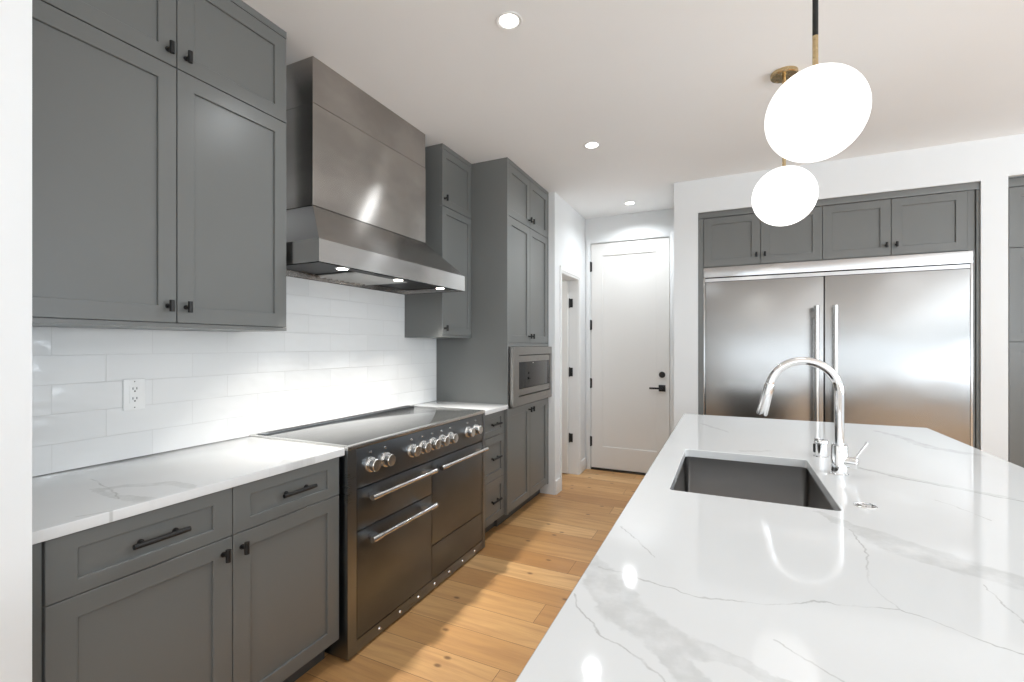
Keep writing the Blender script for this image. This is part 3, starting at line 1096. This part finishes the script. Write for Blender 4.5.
# ------------------------------------------------------------------ island
IX0, IX1, IY0, IY1 = -0.250, 0.960, 0.10, 3.140
SX0, SX1, SY0, SY1 = -0.158, 0.275, 1.466, 2.070
isl = thing('kitchen_island', 'grey panelled island base under the large white worktop', 'kitchen island', (0.355, 1.62, 0))
bm = NB()
bx0, bx1, by0, by1 = IX0 + 0.03 - 0.355, IX1 - 0.30 - 0.355, IY0 + 0.03 - 1.62, IY1 - 0.03 - 1.62
bm.free()
pieces('panel', 'cabinet_paint', isl, [(a_, b_, c_, d_, 0.098, CT - 0.001) for (a_, b_, c_, d_) in ((bx0 + 0.02, bx0 + 0.04, by0, by1), (bx1 - 0.02, bx1, by0, by1), (bx0 + 0.04, bx1 - 0.02, by0, by0 + 0.02), (bx0 + 0.04, bx1 - 0.02, by1 - 0.02, by1))])
pieces('bottom_panel', 'cabinet_paint', isl, [(bx0 + 0.04, bx1 - 0.02, by0 + 0.02, by1 - 0.02, 0.098, 0.118)])
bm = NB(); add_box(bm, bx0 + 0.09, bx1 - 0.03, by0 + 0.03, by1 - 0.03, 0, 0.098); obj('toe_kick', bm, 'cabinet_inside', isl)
n = 5
for k in range(n):
    # doors on the aisle side, facing -X
    a = by0 + (by1 - by0) * k / n + 0.002
    b = by0 + (by1 - by0) * (k + 1) / n - 0.002
    d = shaker('door', isl, -b, -a, 0.106, CT - 0.012)
    d.rotation_euler = (0, 0, -R90)
    d.location = (bx0, 0, 0)
    t_knob(d, -b + 0.04, 0.80, 0.0)

# worktop with the sink cut-out (rounded corners)
bm = NB()
rc_ = 0.016


def rrect(x0, x1, y0, y1, r, z, seg=5):
    pts = []
    for cx_, cy_, a0 in ((x1 - r, y1 - r, 0), (x0 + r, y1 - r, 90), (x0 + r, y0 + r, 180), (x1 - r, y0 + r, 270)):
        for i in range(seg + 1):
            a = math.radians(a0 + 90.0 * i / seg)
            pts.append((cx_ + r * math.cos(a), cy_ + r * math.sin(a), z))
    return pts


outer = rrect(IX0, IX1, IY0, IY1, 0.004, 0)
inner = rrect(SX0, SX1, SY0, SY1, rc_, 0)


def loop(pts, z):
    return [bm.verts.new((p[0], p[1], z)) for p in pts]


def brg(A, B):
    n_ = len(A)
    for k in range(n_):
        bm.faces.new([A[k], A[(k + 1) % n_], B[(k + 1) % n_], B[k]])


e = 0.002
def shrink(pts, x0, x1, y0, y1, d):
    cx_, cy_ = (x0 + x1) / 2, (y0 + y1) / 2
    return [(cx_ + (p[0] - cx_) * (1 + 2 * d / (x1 - x0)), cy_ + (p[1] - cy_) * (1 + 2 * d / (y1 - y0)), 0) for p in pts]


o_top = loop(shrink(outer, IX0, IX1, IY0, IY1, -e), 0.914)
o_mid = loop(outer, 0.914 - e)
o_bot = loop(outer, CT)
i_top = loop(shrink(inner, SX0, SX1, SY0, SY1, e), 0.914)
i_mid = loop(inner, 0.914 - e)
i_bot = loop(inner, CT)
brg(i_top, o_top); brg(o_top, o_mid); brg(o_mid, o_bot); brg(o_bot, i_bot); brg(i_bot, i_mid); brg(i_mid, i_top)
bmesh.ops.recalc_face_normals(bm, faces=bm.faces)
tag(obj('island_countertop', bm, 'island_quartz', angle=0.5), 'large white quartz island countertop with grey veins and a sink cut-out', 'countertop', 'white quartz countertops')

# undermount sink
sk = thing('kitchen_sink', 'rectangular stainless undermount sink set into the island countertop', 'sink', ((SX0 + SX1) / 2, (SY0 + SY1) / 2, 0.655))
sxc, syc = (SX0 + SX1) / 2, (SY0 + SY1) / 2
bm = NB()
g = 0.003
R_in = rrect(SX0 - g - sxc, SX1 + g - sxc, SY0 - g - syc, SY1 + g - syc, 0.022, 0)
R_fl = rrect(SX0 - 0.014 - sxc, SX1 + 0.014 - sxc, SY0 - 0.014 - syc, SY1 + 0.014 - syc, 0.03, 0)
R_b1 = rrect(SX0 + 0.012 - sxc, SX1 - 0.012 - sxc, SY0 + 0.012 - syc, SY1 - 0.012 - syc, 0.02, 0)
ztop = CT - 0.001 - 0.655
L0 = loop(R_fl, ztop - 0.003); L1 = loop(R_fl, ztop); L2 = loop(R_in, ztop); L3 = loop(R_in, 0.018); L4 = loop(R_b1, 0.004)
L5 = loop(R_b1, 0.0); L6 = loop([(p[0] * 1.02, p[1] * 1.01, 0) for p in R_in], 0.016)
L7 = loop([(p[0] * 1.02, p[1] * 1.01, 0) for p in R_in], ztop - 0.003)
for A, B in ((L1, L2), (L2, L3), (L3, L4), (L0, L1), (L7, L0), (L6, L7), (L5, L6)):
    brg(A, B)
bm.faces.new(L4)
bm.faces.new(L5)
bmesh.ops.recalc_face_normals(bm, faces=bm.faces)
obj('basin', bm, 'sink_steel', sk, angle=0.9)
bm = NB(); add_lathe(bm, [(0, 0.005), (0.030, 0.0055), (0.042, 0.008), (0.046, 0.0075), (0.046, 0.0045)], 28, (0.05, 0.0, 0)); obj('drain', bm, 'chrome', sk)

# ------------------------------------------------------------------ faucet
fa = thing('kitchen_faucet', 'chrome gooseneck kitchen faucet on the island beside the sink', 'faucet', (0.345, 1.885, 0.914))
bm = NB()
add_lathe(bm, [(0, 0), (0.0275, 0), (0.0275, 0.003), (0.0245, 0.006), (0.0245, 0.097), (0.0225, 0.100), (0.016, 0.101), (0, 0.101)], 36)
obj('base', bm, 'chrome', fa)
bm = NB()
cxn, czn, rn = -0.104, 0.278, 0.104
pts = [(0, 0, 0.098), (0, 0, 0.20), (0, 0, czn)]
for i in range(1, 25):
    a = math.radians(167.0 * i / 24)
    pts.append((cxn + rn * math.cos(a), 0, czn + rn * math.sin(a)))
a = math.radians(167.0)
tx, tz = -math.sin(a), math.cos(a)
ex, ez = pts[-1][0], pts[-1][2]
add_tube(bm, pts, 0.0142, 28)
obj('spout', bm, 'chrome', fa)
bm = NB()
P1 = Vector((ex, 0, ez)); D = Vector((tx, 0, tz))
add_tube(bm, [P1, P1 + D * 0.003, P1 + D * 0.006, P1 + D * 0.03, P1 + D * 0.112, P1 + D * 0.118], [0.0148, 0.0165, 0.0172, 0.0174, 0.0182, 0.0160], 24)
obj('spray_head', bm, 'satin_chrome', fa)
bm = NB()
hd = Vector((0.92, -0.39, 0)).normalized()
hz = 0.045
add_tube(bm, [Vector((0, 0, hz)) + hd * 0.012, Vector((0, 0, hz)) + hd * 0.050, Vector((0, 0, hz)) + hd * 0.052], [0.0185, 0.0185, 0.0165], 28)
obj('handle_hub', bm, 'chrome', fa)
bm = NB()
q = Vector((0, 0, hz)) + hd * 0.044
add_tube(bm, [q + Vector((0, 0, 0.014)), q + Vector((0.012, 0, 0.034)), q + Vector((0.030, 0, 0.064)), q + Vector((0.034, 0, 0.071))], [0.0040, 0.0046, 0.0050, 0.0042], 14)
obj('lever', bm, 'chrome', fa)

ag = thing('air_gap', 'short chrome capped cylinder behind the faucet on the island', 'sink accessory', (0.334, 2.150, 0.914))
bm = NB(); add_lathe(bm, [(0, 0), (0.0255, 0), (0.0255, 0.003), (0.0225, 0.005), (0.0225, 0.052), (0.0215, 0.053)], 32); obj('base', bm, 'chrome', ag)
bm = NB(); add_lathe(bm, [(0.0215, 0.0545), (0.0245, 0.0545), (0.0245, 0.064), (0.0225, 0.067), (0, 0.068)], 32)
obj('cap', bm, 'chrome', ag)
bm = NB(); add_box(bm, -0.0262, -0.016, -0.010, 0.004, 0.016, 0.050, 0.003); obj('outlet_slot', bm, 'black_gap', ag)

hc = thing('sink_button', 'flat round chrome button in the island near the sink corner', 'sink accessory', (0.341, 1.540, 0.914))
bm = NB(); add_lathe(bm, [(0, 0), (0.0265, 0), (0.0265, 0.0015), (0.0250, 0.003), (0.0215, 0.0035), (0.0205, 0.0015), (0.0, 0.0015)], 36); obj('ring', bm, 'chrome', hc)
bm = NB(); add_lathe(bm, [(0.0, 0.0016), (0.0135, 0.0016), (0.0135, 0.0035), (0.012, 0.0045), (0, 0.0048)], 32); obj('button', bm, 'chrome', hc)
for k in range(3):
    bm = NB()
    a = 2 * PI * k / 3 + 0.4
    add_lathe(bm, [(0, 0.0016), (0.0026, 0.0016), (0.0026, 0.0021), (0, 0.0021)], 10, (0.017 * math.cos(a), 0.017 * math.sin(a), 0))
    obj('slot', bm, 'black_gap', hc)

# ------------------------------------------------------------------ globe pendants
def pendant(y, label):
    r = thing('pendant_lamp', label, 'pendant lamp', (0.264, y, H_CEIL), group='globe pendants over the island')
    bm = NB(); add_lathe(bm, [(0, 0), (0.062, 0), (0.062, -0.016), (0.058, -0.020), (0, -0.021)], 40); obj('canopy', bm, 'brass', r)
    for za, zb in ((-0.020, -0.085), (-0.37, -0.49)):
        bm = NB(); add_tube(bm, [(0, 0, za), (0, 0, zb)], 0.0085, 16); obj('brass_stem', bm, 'brass', r)
    bm = NB(); add_tube(bm, [(0, 0, -0.085), (0, 0, -0.37)], 0.0085, 16); obj('rod', bm, 'black_metal', r)
    bm = NB()
    R = 0.147
    prof = [(0, R)] + [(R * math.sin(PI * i / 40), R * math.cos(PI * i / 40)) for i in range(1, 40)] + [(0, -R)]
    add_lathe(bm, prof, 64, (0, 0, -0.630)); obj('globe', bm, 'opal_glass', r)
    bm = NB(); add_lathe(bm, [(0, 0), (0.014, 0), (0.022, -0.004), (0.022, -0.008), (0.0, -0.008)], 24, (0, 0, -0.477)); obj('fitter', bm, 'brass', r)
    return r


pendant(1.80, 'nearer and larger-looking white globe pendant on a black and brass rod')
pendant(2.718, 'farther white globe pendant hanging from a round brass ceiling plate')

# ------------------------------------------------------------------ recessed ceiling lights
def downlight(x, y, label, energy, group='recessed ceiling lights'):
    r = thing('ceiling_light', label, 'ceiling light', (x, y, H_CEIL), group=group)
    bm = NB(); add_lathe(bm, [(0.040, -0.001), (0.056, -0.001), (0.058, -0.003), (0.055, -0.005), (0.044, -0.004), (0.040, -0.001)], 36); obj('trim_ring', bm, 'white_plastic', r)
    bm = NB(); add_lathe(bm, [(0, -0.0025), (0.041, -0.0025), (0.041, -0.001)], 32); obj('diffuser', bm, 'lamp_diffuser', r)
    area_light('ceiling_lamp', (x, y, H_CEIL - 0.008), (0, 0, 0), 0.085, 0.085, energy, (0.90, 0.955, 1.0), 'DISK', math.radians(145))
    return r


E0 = 5.2
downlight(-0.845, 1.782, 'recessed ceiling light nearest the viewer, above the range aisle', E0)
downlight(-0.848, 3.131, 'recessed ceiling light above the aisle in front of the tall cabinet', E0)
downlight(-0.857, 4.560, 'small recessed ceiling light just before the tall white door', E0 * 1.25)
for (x, y) in ((-0.845, -1.0), (1.9, 0.40), (1.9, 1.78), (3.2, 1.9), (3.4, 0.4), (1.9, -1.5), (3.5, -1.0)):  # unseen lamps added out of view without fixtures, placed for even walls
    area_light('ceiling_lamp', (x, y, H_CEIL - 0.008), (0, 0, 0), 0.085, 0.085, E0, (0.90, 0.955, 1.0), 'DISK', math.radians(145))
